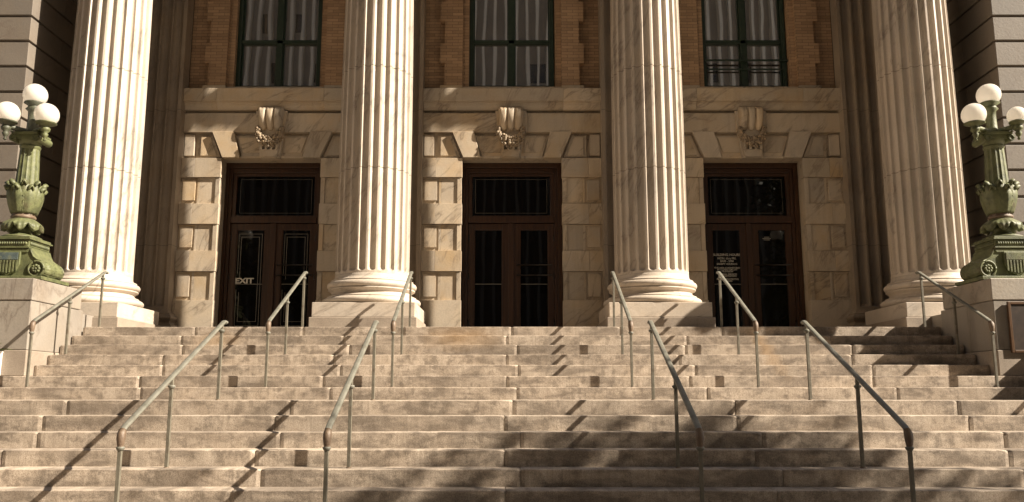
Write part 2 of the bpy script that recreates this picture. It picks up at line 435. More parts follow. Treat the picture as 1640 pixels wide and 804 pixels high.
prof = [(.55,.417)] + torus_prof(.715,.478,.085,.061) + [(.722,.540),(.722,.560),(.706,.562)] + \
   [(.706-.055*math.sin(math.pi*k/8)-.012*k/8, .562+.098*k/8) for k in range(1,8)] + [(.694,.66),(.704,.663),(.704,.682)] + torus_prof(.665,.740,.064,.057) + \
   [(.672,.798),(.672,.822),(.658,.824)] + [(.604+.054*(1-math.sin(math.pi/2*k/6)), .824+.085*(1-math.cos(math.pi/2*k/6))) for k in range(1,7)] + [(.5,.91)]
mb.lathe(prof, seg=96); mb.build('base', M['column'], col0)
mb = MB(); mb.blk(.55); mb.box(-.80,.80,-.775,.80,.186,.417); mb.build('plinth', M['column'], col0, bev=.008)
mb = MB(); mb.box(-.835,.835,-.81,.83,-.004,.183); mb.build('plinth_footing', M['base_stone'], col0, bev=.01)
mb = MB(); mb.lathe([(.52,ZT-.76),(.56,ZT-.72),(.54,ZT-.68),(.62,ZT-.45),(.68,ZT-.3)], seg=48); mb.box(-.72,.72,-.72,.72,ZT-.18,ZT-.002)
for sx in (-1,1):
    n0 = len(mb.v)
    mb.tube([(sx*.62,-.6,ZT-.36),(sx*.62,.6,ZT-.36)], .2, 20)
mb.build('capital', M['column'], col0)
for k in range(1,4):
    c = copy_tree(col0, house); c.location = ((k-1.5)*S, 1.22, 0)

# pilasters (behind the columns)
def pil(x):
    o = sub('pilaster', house, (x, YW-.21, 0)); mb = MB(); hw = .60; nf = 5
    # fluted front profile extruded in z
    def pr(z, d):
        pts = [(-hw,.30),(-hw,0)]
        w = 2*hw/(nf+.5); 
        for k in range(nf):
            c = -hw+w*(k+.75); a = w*.43
            for q in range(9):
                an = math.pi*q/8; pts.append((c-a*math.cos(an), a*1.2*math.sin(an)*d))
        pts += [(hw,0),(hw,.30)]
        return [(px,py,z) for px,py in pts]
    zb = .60; rows = [pr(.55,0), pr(zb-.001,0), pr(zb,.0)] + [pr(zb+.07*k/5, math.sqrt(1-(1-k/5)**2)) for k in range(1,6)] + [pr(ZT-.7,1)]
    mb.grid(rows, False, False); mb.build('shaft', M['pilaster'], o, fixn=False)
    mb = MB()
    pb = [(0,0),(-.16,0),(-.16,.14),(-.14,.142)] + [(-.13-.035*math.sin(math.pi*k/6), .142+.10*k/6) for k in range(7)] + [(-.12,.244),(-.12,.262)] + \
         [(-.12+.05*math.sin(math.pi*k/8), .262+.085*k/8) for k in range(9)] + [(-.10,.35)] + [(-.085-.03*math.sin(math.pi*k/6), .352+.09*k/6) for k in range(7)] + [(-.07,.45),(-.07,.475)] + [(-.07*(1-math.sin(math.pi/2*k/5)), .475+.09*(1-math.cos(math.pi/2*k/5))) for k in range(6)] + [(.0,.566)]
    # rectangular wrap of the moulded profile: front, left and right returns
    rows = [[(-hw+d,.3,z),(-hw+d,d,z),(hw-d,d,z),(hw-d,.3,z)] for d, z in pb]
    mb.grid(rows, False, False); mb.build('base', M['pilaster'], o)
    return o
for k in range(4): pil((k-1.5)*S)

BLK = [(0,.746),(1.285,1.679),(2.188,2.585),(3.097,3.478)]
REC = [(.746,1.285),(1.679,2.188),(2.585,3.097)]
def bay(cx, idx):
    # --- ground floor ashlar of one bay
    mb = MB()
    for s in (-1,1):
        def bx(u0,u1,y0,y1,z0,z1): mb.blk(); mb.box(cx+s*u0, cx+s*u1, y0, y1, z0, z1)
        for k,(z0,z1) in enumerate(BLK):
            sp = 1.455 if k else 1.66
            bx(.95, sp-.002, YW, YW+.16, z0, z1-.004); bx(sp+.002, 1.72, YW, YW+.16, z0, z1-.004)
        for z0,z1 in REC:
            bx(.962, 1.04, YW+.016, YW+.16, z0+.001, z1-.005)              # edge strip
            bx(1.042, 1.345, YW+.04, YW+.16, z0+.001, z1-.005)            # pier panel
            bx(1.347, 1.39, YW+.04, YW+.16, z0+.001, z1-.005)
            bx(1.392, 1.72, YW+.06, YW+.16, z0+.001, z1-.005)
            bx(1.43, 1.665, YW+.035, YW+.10, z0+.065, z1-.05)             # raised square
        mb.blk(); mb.box(cx+s*.98, cx+s*1.72, YW+.12, YW+.8, 0, 3.475)    # backing and reveal
        # flat arch row
        bx(1.50, 1.685, YW+.035, YW+.16, 3.53, 3.945)                      # little square
        mb.blk(); mb.prism_xz([(cx+s*1.43,3.50),(cx+s*1.43,3.93),(cx+s*1.155,3.93),(cx+s*1.00,3.53),(cx+s*1.0,3.50)], YW+.055, YW+.16)
        mb.blk(); mb.prism_xz([(cx+s*1.37,3.53),(cx+s*1.37,3.895),(cx+s*1.20,3.895),(cx+s*1.06,3.53)], YW+.035, YW+.16)
        mb.blk(); mb.prism_xz([(cx+s*.71,3.93),(cx+s*.17,3.93),(cx+s*.17,3.50),(cx+s*.57,3.50)], YW+.055, YW+.16)
        mb.blk(); mb.prism_xz([(cx+s*.655,3.89),(cx+s*.25,3.89),(cx+s*.22,3.59),(cx+s*.555,3.59)], YW+.035, YW+.16)
    mb.blk(); mb.box(cx-1.72, cx+1.72, YW+.12, YW+.39, 3.478, 4.44)        # backing over the door
    mb.box(cx-.94, cx+.94, YW+.045, YW+.12, 3.480, 3.525)                  # soffit lip
    for a,b in ((-1.72,-.30),(-.297,.297),(.30,1.72)):
        mb.blk(); mb.box(cx+a, cx+b, YW, YW+.2, 3.985, 4.365)              # frieze
    mb.build('ashlar_wall', M['marble'], house, bev=.002, seg=1)
    for s in (-1,1):
        mb = MB(); mb.blk(); mb.prism_xz([(cx+s*1.15,3.99),(cx+s*.73,3.99),(cx+s*.60,3.475),(cx+s*.93,3.475)], YW-.03, YW+.16)
        mb.build('voussoir', M['marble'], house, bev=.006)
    # --- sill course
    mb = MB(); cuts = [-1.72,-1.075,.99,1.72] if idx != 2 else [-1.72,-1.05,1.0,1.72]
    for a,b in zip(cuts[:-1],cuts[1:]):
        mb.blk(); xa, xb = cx+a+.0015, cx+b-.0015
        mb.prism_yz([(YW+.2,4.835),(YW-.11,4.835),(YW-.115,4.82),(YW-.115,4.575),(YW-.070,4.572),(YW-.070,4.548),(YW-.055,4.546),(YW-.045,4.50),(YW-.02,4.465),(YW-.02,4.448),(YW-.008,4.446),(YW-.008,4.43),(YW+.06,4.425),(YW+.2,4.425)], xa, xb)
    mb.blk(); mb.box(cx-.96, cx+.96, YW+.06, YW+.3, 4.836, 4.925)
    for s in (-1,1): mb.blk(); mb.box(cx+s*.96, cx+s*1.40, YW-.0, YW+.3, 4.836, 4.93)
    mb.build('sill_course', M['marble'], house, bev=.002, seg=1)
    # --- brick upper wall
    mb = MB()
    for s in (-1,1):
        mb.box(cx+s*1.30, cx+s*1.72, YW+.155, YW+.5, 4.836, ZT)
        z = 4.93; wide = False
        while z < 9.4:
            hgt = .40 if wide else .47
            mb.box(cx+s*.965, cx+s*(1.405 if wide else 1.315), YW+.02, YW+.30, z, min(z+hgt, 9.4)); z += hgt; wide = not wide
        mb.box(cx+s*.845, cx+s*.966, YW+.12, YW+.55, 4.925, 9.0)
    mb.box(cx-1.3, cx+1.3, YW+.10, YW+.5, 9.4, ZT); mb.box(cx-.96, cx+.96, YW+.12, YW+.55, 8.75, 9.4)
    mb.build('brick_wall', M['brick'], house)
    # --- keystone
    ks = sub('keystone', house, (cx-.02, YW, 0)); mb = MB(); mb.blk()
    mb.prism_xz([(-.30,4.40),(.30,4.40),(.185,3.462),(-.185,3.462)], -.05, .16)
    mb.prism_xz([(-.185,3.62),(.185,3.62),(.15,3.47),(-.15,3.47)], -.11, -.04)
    for u in (-.15,-.05,.05,.15): mb.box(u-.022, u+.022, -.135, -.04, 3.60, 3.86)
    mb.prism_xz([(-.19,3.90),(.19,3.90),(.185,3.83),(-.185,3.83)], -.125, -.04)
    mb.build('console', M['marble'], ks, bev=.006)
    for u in (-.15,0,.15):
        mb = MB(); mb.blk(); rows = []
        for k in range(13):
            t = k/12; z = 4.415-.42*t; w = .089*(1.06-.14*t-.6*t**8); d = .045+.13*(1-t)**.7+.05*math.sin(math.pi*min(1,t*1.05))
            if k == 0: w *= .75; d *= .8
            row = []
            for q in range(11):
                an = math.pi*q/10; row.append((u*(1-.1*t)-w*math.cos(an), -.04-d*math.sin(an)**.8*(1-.16*math.cos(2*an)**8*(1 if 3 < q < 7 else 0)*(1-t)), z+.05*abs(math.cos(an))**2*(1-t)**3))
            rows.append(row)
        n, m = mb.grid(rows[::-1], False, True); mb.face(list(range(n+12*m, n+13*m))); mb.face(list(range(n, n+m))[::-1])
        mb.build('leaf_scroll', M['marble'], ks, fixn=True)
    mb = MB(); rnd = random.Random(3+idx)
    for k in range(420):
        t = k/419; an = math.pi*(1.04*t-.02); rx, rz = .235, .265
        px, pz = -rx*math.cos(an), 4.02-rz*math.sin(an)
        wd = .035+.075*math.sin(an)**2
        q = rnd.uniform(0, 2*math.pi); rr = wd*math.sqrt(rnd.random())
        mb.blk(); mb.ball((px+rr*math.cos(q), -.10-.05*math.sin(an)+rnd.uniform(-.03,.05), pz+rr*math.sin(q)), rnd.uniform(.015,.032), 8, 5)
    mb.build('flower_wreath', M['marble_dirty'], ks)
    # --- upper window
    win = sub('window', house, (cx-.01, YW+.25, 0)); mb = MB()
    mb.box(-.84,-.755,-.02,.12,4.93,8.75); mb.box(.755,.84,-.02,.12,4.93,8.75); mb.box(-.755,.755,-.02,.12,4.927,4.99); mb.box(-.755,.755,-.02,.12,8.6,8.75)
    mb.box(-.06,.06,.0,.12,4.99,8.6)
    mb.build('frame', M['frame_green'], win, bev=.006)
    mb = MB()
    for a,b in ((-.755,-.06),(.06,.755)):
        for z0,z1 in ((4.99,5.93),(5.90,7.9),(7.9,8.6)):
            mb.box(a,b,.03,.09,z1-.045,z1+.035) if z1 < 8.5 else None
        mb.box(a,b,.035,.09,4.99,5.03)
        mb.box(a,a+.025,.04,.09,5.03,8.6); mb.box(b-.025,b,.04,.09,5.03,8.6)
    mb.box(-.755,.755,.0,.03,5.895,5.965)
    mb.build('sash', M['frame_green'], win, bev=.004)
    for a,b in ((-.755,-.06),(.06,.755)):
        for z0,z1 in ((4.99,5.92),(5.92,7.9),(7.9,8.6)):
            mb = MB(); mb.box(a+.01,b-.01,.075,.085,z0+.002,z1-.002); mb.build('pane', M['window_glass'], win)
    if idx == 2:
        mb = MB(); mb.box(-.78,.87,-.075,-.045,5.50,5.535); mb.box(-.755,.755,-.02,.0,5.335,5.365); mb.box(.84,.87,-.045,.02,5.50,5.535)
        mb.build('guard_bar', M['frame_green'], win, bev=.004)
    # --- double door
    dr = sub('double_door', house, (cx-.015, YW+.39, 0)); mb = MB()
    for s in (-1,1):
        mb.box(s*.985, s*.90, 0, .22, 0, 3.474); mb.box(s*.90, s*.835, .04, .2, 0, 3.40)
    mb.box(-.90,.90,.0,.22,3.38,3.474); mb.box(-.835,.835,.04,.2,3.29,3.379)
    mb.box(-.835,.835,.02,.2,2.295,2.415); mb.box(-.835,.835,.045,.2,2.416,2.44)
    mb.box(-.835,-.76,.07,.2,2.44,3.29); mb.box(.835,.76,.07,.2,2.44,3.29); mb.box(-.76,.76,.07,.2,3.23,3.29)
    mb.build('door_frame', M['wood'], dr, bev=.006)
    mb = MB(); mb.box(-.755,.755,.12,.13,2.443,3.227); mb.build('transom_pane', M['door_glass'], dr)
    for s in (-1,1):
        a, b = (-.832,-.06) if s < 0 else (.06-.055,.832)
        if s < 0: b = -.002
        else: a = .002
        ga, gb = (-.715,-.17) if s < 0 else (.17,.715)
        mb = MB(); mb.box(a,ga,.08,.13,.012,2.285); mb.box(gb,b,.08,.13,.012,2.285); mb.box(ga,gb,.08,.13,2.17,2.285); mb.box(ga,gb,.08,.13,.012,.27)
        for z0,z1 in ((2.155,2.172),(.268,.285)): mb.box(ga,gb,.09,.125,z0,z1)
        mb.box(ga,ga+.015,.09,.125,.28,2.16); mb.box(gb-.015,gb,.09,.125,.28,2.16)
        mb.build('door_leaf', M['wood'], dr, bev=.005)
        mb = MB(); mb.box(ga+.01,gb-.01,.105,.115,.275,2.165); mb.build('pane', M['door_glass'], dr)
        mb = MB(); mb.box(ga+.016,gb-.016,.1025,.1045,1.098,1.112); mb.build('glazing_bar', M['etch'], dr)
    mb = MB(); mb.box(-.055,.055,.045,.079,.0,2.293); mb.build('meeting_post', M['wood'], dr, bev=.008)
    for zz in (1.47,1.27):
        mb = MB(); mb.tube([(.10,.05,zz),(.78,.05,zz)], .014, 8); mb.tube([(.12,.05,zz),(.12,.082,zz)], .012, 8); mb.tube([(.76,.05,zz),(.76,.082,zz)], .012, 8)
        mb.build('push_bar', M['dark_metal'], dr)
    for zz in (.35,1.25,2.0):
        for u in (-.82,.82): mb = MB(); mb.tube([(u,.072,zz-.06),(u,.072,zz+.06)], .014, 8); mb.build('hinge', M['dark_metal'], dr)
    # etched lines on the glass
    mb = MB(); y0, y1 = .1168, .1185
    def line(u0,u1,z0,z1): mb.box(u0,u1,y0,y1,z0,z1)
    yT0, yT1 = .1168, .1185
    yT0 -= .0
    def rect(u0,u1,z0,z1,w,dy=0):
        for a in ((u0,u1,z0,z0+w),(u0,u1,z1-w,z1),(u0,u0+w,z0+w,z1-w),(u1-w,u1,z0+w,z1-w)): mb.box(a[0],a[1],.1175-.001+dy,.1195+dy,a[2],a[3])
    rect(-.70,.70,2.50,3.18,.005)
    mb.build('transom_line', M['etch'], dr)
    if idx == 0:
        mb = MB(); e0, e1 = .1022, .1045
        for s in (-1,1):
            ga, gb = (-.715,-.17) if s < 0 else (.17,.715)
            def seg(u0,u1,z0,z1): mb.box(u0,u1,e0,e1,z0,z1)
            w = .010
            seg(ga+.04,gb-.05,2.09-w,2.09); seg(gb-.05-w,gb-.05,.30,2.09-w); seg(ga+.03,gb-.05-w,.30,.30+w)
            seg(ga+.04,ga+.04+w,1.30,2.09-w); seg(ga+.03,ga+.03+w,.30+w,1.00)
            seg(ga+.085,gb-.10,2.03-w,2.03); seg(gb-.10-w,gb-.10,.38,2.03-w); seg(ga+.085,gb-.10-w,.38,.38+w)
            seg(ga+.085,ga+.085+w,1.20,2.03-w); seg(ga+.085,ga+.085+w,.38+w,.95)
        mb.build('etched_border', M['etch'], dr)
        text_mesh('lettering', 'EXIT', .145, M['letter'], dr, (-.53,.102,1.165), bold=.005).scale.x = 1.2
    if idx == 2:
        lines = [('BUILDING HOURS',.066,1.675),('MON. thru FRI.',.056,1.605),('8AM - 5PM',.056,1.55),('EXCEPT HOLIDAYS',.046,1.495),('THIS AREA IS MONITORED',.042,1.42),('BY CLOSED CIRCUIT',.042,1.385),('TELEVISION',.042,1.35),
                 ('GENERAL SERVICES',.042,1.295),('ADMINISTRATION',.042,1.26),('FEDERAL PROTECTIVE',.042,1.20),('SERVICES',.042,1.165)]
        for s_, sz, zz in lines: text_mesh('lettering', s_, sz, M['letter'], dr, (-.44,.102,zz), bold=.001)
        mb = MB(); mb.box(.30,.40,.102,.1045,2.02,2.028); mb.box(.27,.43,.102,.1045,1.99,1.998); mb.box(.29,.41,.102,.1045,1.965,1.972); mb.build('small_notice', M['letter'], dr)
    mb = MB(); mb.box(-1,1,.23,.26,0,3.5); mb.build('doorway_dark_plate', M['dark_metal'], dr)  # flat plate closing the doorway; the vestibule's darkness is put into its colour
for k in range(3): bay((k-1)*S, k)

# side wings, rusticated
def wing(s):
    mb = MB(); X0 = 8.08; z = .39-4*.445-1.0; zs = [-2.4]
    z = .39-.445*5
    zs = [-2.4]+[.39+.445*n for n in range(-4, 24)]
    for n in range(len(zs)-1):
        z0, z1 = zs[n]+.022, zs[n+1]-.022
        xs = [X0+.0, X0+.85+(.5 if n%2 else 0), X0+2.2+(.5 if n%2 else 0), 13]
        for k in range(3):
            mb.blk(); a, b = xs[k]+(.0015 if k else 0), xs[k+1]-.0015
            if k == 0:
                ym = .76+(1.0 if n%2 else 1.35)
                mb.box(s*a, s*b, .76, ym-.0015, z0, z1); mb.blk(); mb.box(s*a, s*b, ym+.0015, YW+.5, z0, z1)
            else: mb.box(s*a, s*b, .76, YW+.5, z0, z1)
    mb.blk(.3); mb.box(s*(X0+.045), s*13.05, .805, YW+.45, -2.4, zs[-1])
    mb.build('side_wing', M['wing'], house, bev=.008)
wing(-1); wing(1)
# low wall between pedestal and wing; back wall behind outer columns; entablature and portico roof
for s in (-1,1):
    mb = MB(); mb.blk(); mb.box(s*6.47, s*12.9, .02, .755, -2.4, .20); mb.build('podium_wall', M['marble_pale'], house, bev=.008)
    mb = MB(); mb.blk(); mb.box(s*7.4, s*8.1, YW-.05, YW+.5, 0, ZT); mb.build('corner_pier', M['marble'], house)
mb = MB(); mb.box(-8.07, 8.07, .64, 1.80, ZT, ZT+.75); mb.box(-8.07, 8.07, .60, 1.84, ZT+.751, ZT+1.6); mb.box(-8.3,8.3,.2,1.9,ZT+1.601,ZT+2.0)
mb.build('entablature', M['marble'], house, bev=.01)
mb = MB(); mb.box(-8.07, 8.07, 1.845, YW+.5, ZT+.05, ZT+.3); mb.build('portico_ceiling', M['marble'], house)
mb = MB(); mb.box(-13, 13, YW+.62, YW+9, -2.4, ZT+2.2); mb.build('inner_wall', M['dark_metal'], house)
mb = MB(); mb.box(-13.1, 13.1, .7, YW+9.1, ZT+2.201, ZT+2.5); mb.build('roof', M['wing'], house)

# ------------------------------------------------------------------ pedestals
def pedestal(s, label):
    o = thing('lamp_pedestal', label, 'pedestal', (s*7.0, -.7, -.76), 'pedestals flanking the stairs'); mb = MB()
    L = lambda x: s*(x-7.0)
    mb.blk(.5); mb.box(L(6.405), L(9.2), -.715, .72, 0, .34); mb.build('foot', M['base_stone'], o, bev=.01)
    mb = MB(); mb.blk(.35); mb.box(L(6.415), L(9.19), -.70, .712, .344, 1.0); mb.build('body', M['marble_pale'], o, bev=.01)
    mb = MB(); mb.blk(.7); mb.box(L(6.40), L(9.2), -.71, .60, 1.003, 1.30); mb.build('cap_slab', M['marble_pale'], o, bev=.012)
    mb = MB(); mb.blk(.4); mb.box(L(7.45), L(9.2), -2.7, -.722, 0, .80); mb.build('cheek_wall', M['marble_pale'], o, bev=.012)
    return o
pedestal(-1, 'marble lamp pedestal with a brightly sunlit side and white planter at its foot')
pedestal(1, 'shaded marble lamp pedestal with the bronze plaque on its front')
pl = thing('bronze_plaque', 'dark bronze wall plaque with a reddish raised edge on the shaded pedestal', 'plaque', (7.02,-1.415,-.42))
mb = MB(); mb.box(-.40,.40,-.022,.0,0,.60); mb.build('panel', M['bronze'], pl, bev=.004)
mb = MB(); mb.box(-.44,-.40,-.035,.0,-.04,.64); mb.box(.40,.44,-.035,.0,-.04,.64); mb.box(-.40,.40,-.035,.0,.60,.64); mb.box(-.40,.40,-.035,.0,-.04,.0); mb.build('edge_frame', M['bronze_edge'], pl, bev=.006)

# ------------------------------------------------------------------ lamps
def lamp(s, label, small):
    o = thing('lamp_post', label, 'street lamp', (s*6.93,-.88,.543), 'globe lamps on the pedestals')
    G = M['lamp_green']
    mb = MB(); mb.box(-.54,.54,-.37,.37,0,.05); mb.build('base_plate', G, o, bev=.008)
    # scroll pedestal body : S-shaped consoles left and right, extruded front to back
    half = [(0,.05),(.30,.05)] + [(.39+.115*math.cos(R(a)), .165+.115*math.sin(R(a))) for a in range(-110,61,17)] + \
           [(.40,.30),(.345,.34),(.315,.40),(.30,.45),(.0,.45)]
    poly = half + [(-x,z) for x,z in half[::-1] if x > 0]
    mb = MB(); mb.prism_xz(poly, -.25, .25)
    mb.prism_xz([(-.285,.445),(-.255,.39),(.255,.39),(.285,.445)], -.265, .265)
    mb.box(-.28,.28,-.28,.28,.45,.47); mb.box(-.265,.265,-.265,.265,.47,.57); mb.box(-.295,.295,-.295,.295,.57,.59); mb.box(-.275,.275,-.275,.275,.59,.62)
    mb.build('pedestal_block', G, o, bev=.006)
    # beaded frieze
    mb = MB()
    for k in range(15):
        u = -.225+.45*k/14
        for a,b in ((u,-.27),(u,.27),(-.27,u),(.27,u)): mb.ball((a,b,.52), .018, 8, 5, 1.4)
    for zz in (.483,.557):
        mb.box(-.25,.25,-.272,.272,zz-.006,zz+.006); mb.box(-.272,.272,-.25,.25,zz-.006,zz+.006)
    mb.build('frieze_beads', G, o)
    for sx in (-1,1):
        # volute with rosette on front and back, leafy roll on the outer side
        mb = MB(); cx_, cz_ = sx*.39, .165
        for fy in (-1,1):
            mb = MB()
            mb.tube([(cx_+.105*math.cos(2*math.pi*k/24), fy*.255, cz_+.105*math.sin(2*math.pi*k/24)) for k in range(25)], .017, 8)
            for k in range(8):
                an = 2*math.pi*k/8; mb.ball((cx_+.042*math.cos(an), fy*.258, cz_+.042*math.sin(an)), .024, 8, 5)
            mb.ball((cx_, fy*.262, cz_), .022, 8, 6)
            mb.tube([(sx*.285, fy*.25, .44),(sx*.30,fy*.252,.40),(sx*.335,fy*.252,.335),(sx*.39,fy*.252,.295),(sx*.44,fy*.252,.27)], .012, 6)
            mb.build('volute', G, o)
        mb = MB(); rows = []
        for k in range(15):
            t = k/14; y = -.235+.47*t; row = []
            for q in range(15):
                a = R(-75+150*q/14); rr = .13+.022*math.sin(q*2.6+k*.3)*abs(math.sin(k*1.25))+.012*math.cos(k*2.2)
                rr *= (1-.35*abs(2*t-1)**4)
                row.append((sx*(.41+rr*math.cos(a)), y, .155+rr*.95*math.sin(a)))
            rows.append(row)
        mb.grid(rows, False, True); mb.build('leaf_roll', G, o, fixn=True)
    for fy in (-1,1):
        sh = [(-.17,.40),(.17,.40),(.165,.22),(.12,.12),(0,.065),(-.12,.12),(-.165,.22)]
        y0, y1 = (-.285,-.25) if fy < 0 else (.25,.285)
        mb = MB(); mb.prism_xz(sh, y0, y1); mb.build('shield', G, o, bev=.008)
        f0, f1 = (-.292,-.284) if fy < 0 else (.284,.292)
        mb = MB(); mb.box(-.145,.145,f0,f1,.285,.385); mb.build('shield_chief', M['shield_dark'] if s < 0 else G, o, bev=.003)
        mb = MB()
        for k in range(7):
            u = -.132+.044*k; mb.box(u-.012,u+.012,f0-.004*(1 if fy<0 else 0),f1+.004*(1 if fy>0 else 0),.10+.42*abs(u)**1.3,.278)
        mb.build('shield_stripes', G, o, bev=.003)
    # turned foot, drooping leaf bulb
    mb = MB(); mb.lathe([(.26,.62),(.26,.64),(.20,.665),(.13,.69),(.11,.74),(.13,.80)], seg=40); mb.build('foot_ring', G, o)
    mb = MB(); rows = []
    for k in range(11):
        t = k/10; z = .91-.185*t; r = .14+.115*math.sin(min(1,t*1.15)*math.pi*.62)
        row = []
        for j in range(96):
            a = 2*math.pi*j/96; lob = abs(math.sin(4*a)); cut = (t**2.2)*.10*(1-lob)*1.0
            rib = .010*math.sin(24*a)*t
            row.append(((r+rib+.018*lob*t)*math.cos(a), (r+rib+.018*lob*t)*math.sin(a), z+cut))
        rows.append(row)
    rows.append([(x*.8,y*.8,z-.012) for x,y,z in rows[-1]]); rows.append([(x*.62,y*.62,z+.05) for x,y,z in rows[-2]])
    mb.grid(rows[::-1], True, True); mb.build('leaf_bulb', G, o, fixn=True)
    mb = MB(); mb.lathe([(.12,.89),(.155,.91),(.165,.93),(.155,.95),(.135,.965),(.15,.975)], seg=40); mb.build('waist_ring', M['rail_worn'], o)
    cup = lambda t: .143+.072*math.sin(min(1,t*1.6)*math.pi/2)-.05*max(0,t-.55)
    mb = MB(); mb.lathe([(cup(k/10)-.012, .97+.42*k/10) for k in range(11)], seg=48); mb.build('leaf_cup', G, o)
    mb = MB()
    for ring in range(2):
        for k in range(8):
            a0 = 2*math.pi*(k+.5*ring)/8; rows = []
            for i in range(15):
                t = i/14; hh = .40 if ring == 0 else .47
                z = .975+hh*min(t,.86)/.86; out = 0
                if t > .80: q = (t-.80)/.20; out = .055*q; z -= .035*q*q
                r = cup(min(1,t*.95))+.004+(.012 if ring == 0 else 0)+out; wa = (.105 if ring == 0 else .10)*(math.sin(min(1,t*1.5+.35)*math.pi/2))*(1-.75*max(0,t-.72)/.28)
                wa *= 1+.13*math.sin(i*2.4)
                row = []
                for q in range(9):
                    u = (q-4)/4; rr = r+.016*(1-abs(u))**1.5-.010*abs(math.sin(u*7)) - (.02*u*u if t > .75 else 0)
                    aa = a0+u*wa/ r*.98
                    row.append((rr*math.cos(aa), rr*math.sin(aa), z-.05*abs(u)*t))
                rows.append(row)
            mb.grid(rows, False, True)
    ob = mb.build('acanthus_leaves', G, o); so = ob.modifiers.new('thick','SOLIDIFY'); so.thickness = .012
    # fluted shaft
    def md(a, z): return 1-.055*abs(math.sin(8*a))**.7 if 1.36 < z < 1.925 else 1
    mb = MB(); mb.lathe([(.158,1.33),(.156,1.37),(.152,1.40),(.128,1.92),(.127,1.93),(.135,1.945),(.14,1.965),(.13,1.98)], seg=160, mod=md, smooth=False)
    mb.build('shaft', G, o)
    # ionic capital
    mb = MB(); mb.lathe([(.12,1.975),(.135,2.0),(.15,2.03),(.16,2.06)], seg=40)
    mb.box(-.185,.185,-.185,.185,2.115,2.15)
    for sx in (-1,1):
        mb.tube([(sx*.165,-.17,2.065),(sx*.165,.17,2.065)], .052, 18)
        for fy in (-1,1): mb.tube([(sx*.165+.035*math.cos(2*math.pi*k/14), fy*.172, 2.065+.035*math.sin(2*math.pi*k/14)) for k in range(15)], .010, 6)
    mb.box(-.165,.165,-.16,.16,2.055,2.115); mb.build('capital', G, o, bev=.004)
    # arms, holders and globes; the arm line is turned a little towards the street on the inner side
    gd = M['lamp_dark'] if s < 0 else G
    mb = MB(); mb.lathe([(.085,2.14),(.09,2.2),(.075,2.24),(.07,2.42),(.075,2.50),(.11,2.53),(.085,2.56),(.08,2.585),(.14,2.62),(.13,2.635),(.09,2.65)], seg=28); mb.build('centre_stem', gd, o)
    mb = MB(); mb.ball((0,0,2.752), .165, 40, 24); mb.build('globe', M['globe'], o)
    for q, (dx,dy) in enumerate(((-s*(.30 if s < 0 else .35),-.19),(s*.22,-.26))):
        mb = MB(); mb.tube([(0,0,2.18),(dx*.5,dy*.5,2.19),(dx*.85,dy*.85,2.205),(dx,dy,2.215)], [.045,.04,.036,.03], 10)
        mb.tube([(dx*.3,dy*.3,2.14),(dx*.55,dy*.55,2.11),(dx*.8,dy*.8,2.15)], .016, 8)
        mb.build('arm', gd if q else G, o)
        r = .165 if not (small and q) else .128
        mb = MB(); mb.lathe([(.012,2.00),(.025,2.015),(.012,2.04),(.03,2.06),(.045,2.10),(.03,2.125),(.06,2.15),(.066,2.185),(.05,2.205),(.055,2.225),(.11,2.245),(.145*r/.165,2.262),(.14*r/.165,2.272),(.08*r/.165,2.288)], (dx,dy), 28); mb.build('globe_holder', gd if s > 0 or q else M['lamp_green'], o)
        mb = MB(); mb.ball((dx,dy,2.235+r*.94), r, 40, 24); mb.build('globe', M['globe'], o)
    return o
lamp(-1, 'sunlit pale green iron lamp with three equal white globes on the left pedestal', False)
lamp(1, 'shadier green iron lamp on the right pedestal, its outer white globe smaller than the others', True)

# ------------------------------------------------------------------ handrails
RP = [(-.030,-.006),(-.026,-.016),(-.012,-.020),(.012,-.020),(.026,-.016),(.030,-.006),(.030,.004),(.023,.010),(.021,.013),(.012,.018),(.008,.023),(-.008,.023),(-.012,.018),(-.021,.013),(-.023,.010),(-.030,.004)]
def make_rail(name, x, posts, ptop, pbot, label, group, bend):
    """posts: list of (y, foot z); rail from ptop to pbot, in world coordinates"""
    x0, y0, z0 = x, posts[0][0], posts[0][1]
    o = thing(name, label, 'handrail', (x0, y0, z0), group)
    l = lambda y, z: (0, y-y0, z-z0)
    (ya, za), (yb, zb) = ptop, pbot
    sl = (za-zb)/(ya-yb)
    pts = [l(ya+.10, za+.006), l(ya+.055, za+.012), l(ya+.02, za+.002)]
    for k in range(0, 9): t = k/8; pts.append(l(ya+(yb-ya)*t-.0, za-.01+(zb-za)*t))
    # goose neck down to the lowest post
    pts += [l(yb-.035, zb-.035), l(yb-.052, zb-.065), l(yb-.056, zb-.10)]
    mb = MB(); mb.tube(pts, .88, prof=RP, smooth=True); mb.build('rail', M['rail'], o)
    mb = MB(); mb.tube([l(yb-.03,zb-.03), l(yb-.051, zb-.06), l(yb-.058, zb-.10), l(yb-.058,zb-.15), l(yb-.055,zb-.175)], [.028,.035,.035,.027,.020], 12); mb.build('rail_knuckle', M['rail_worn'], o)
    for q, (py, pz) in enumerate(posts):
        top = za+(py-ya)*sl-.02 if q < len(posts)-1 else zb-.17
        if q == 0: top = za-.012
        yy = py if q < len(posts)-1 else yb-.055
        mb = MB(); a = .0155
        mb.box(-a, a, yy-y0-a, yy-y0+a, pz-z0-.004, top-z0); pst = mb.build('post', M['rail_post'], o, bev=.003)
        ct = top-.075 if q < len(posts)-1 else top-.002
        mb = MB(); mb.lathe([(.018,ct-z0-.028),(.026,ct-z0-.018),(.034,ct-z0-.006),(.034,ct-z0+.004),(.022,ct-z0+.010)], (0, yy-y0), 16); mb.build('collar', M['rail'], pst)
        mb = MB(); mb.lathe([(.026,pz-z0-.002),(.026,pz-z0+.006),(.020,pz-z0+.010)], (0, yy-y0), 14); mb.build('foot_flange', M['rail_worn'], pst)
    return o
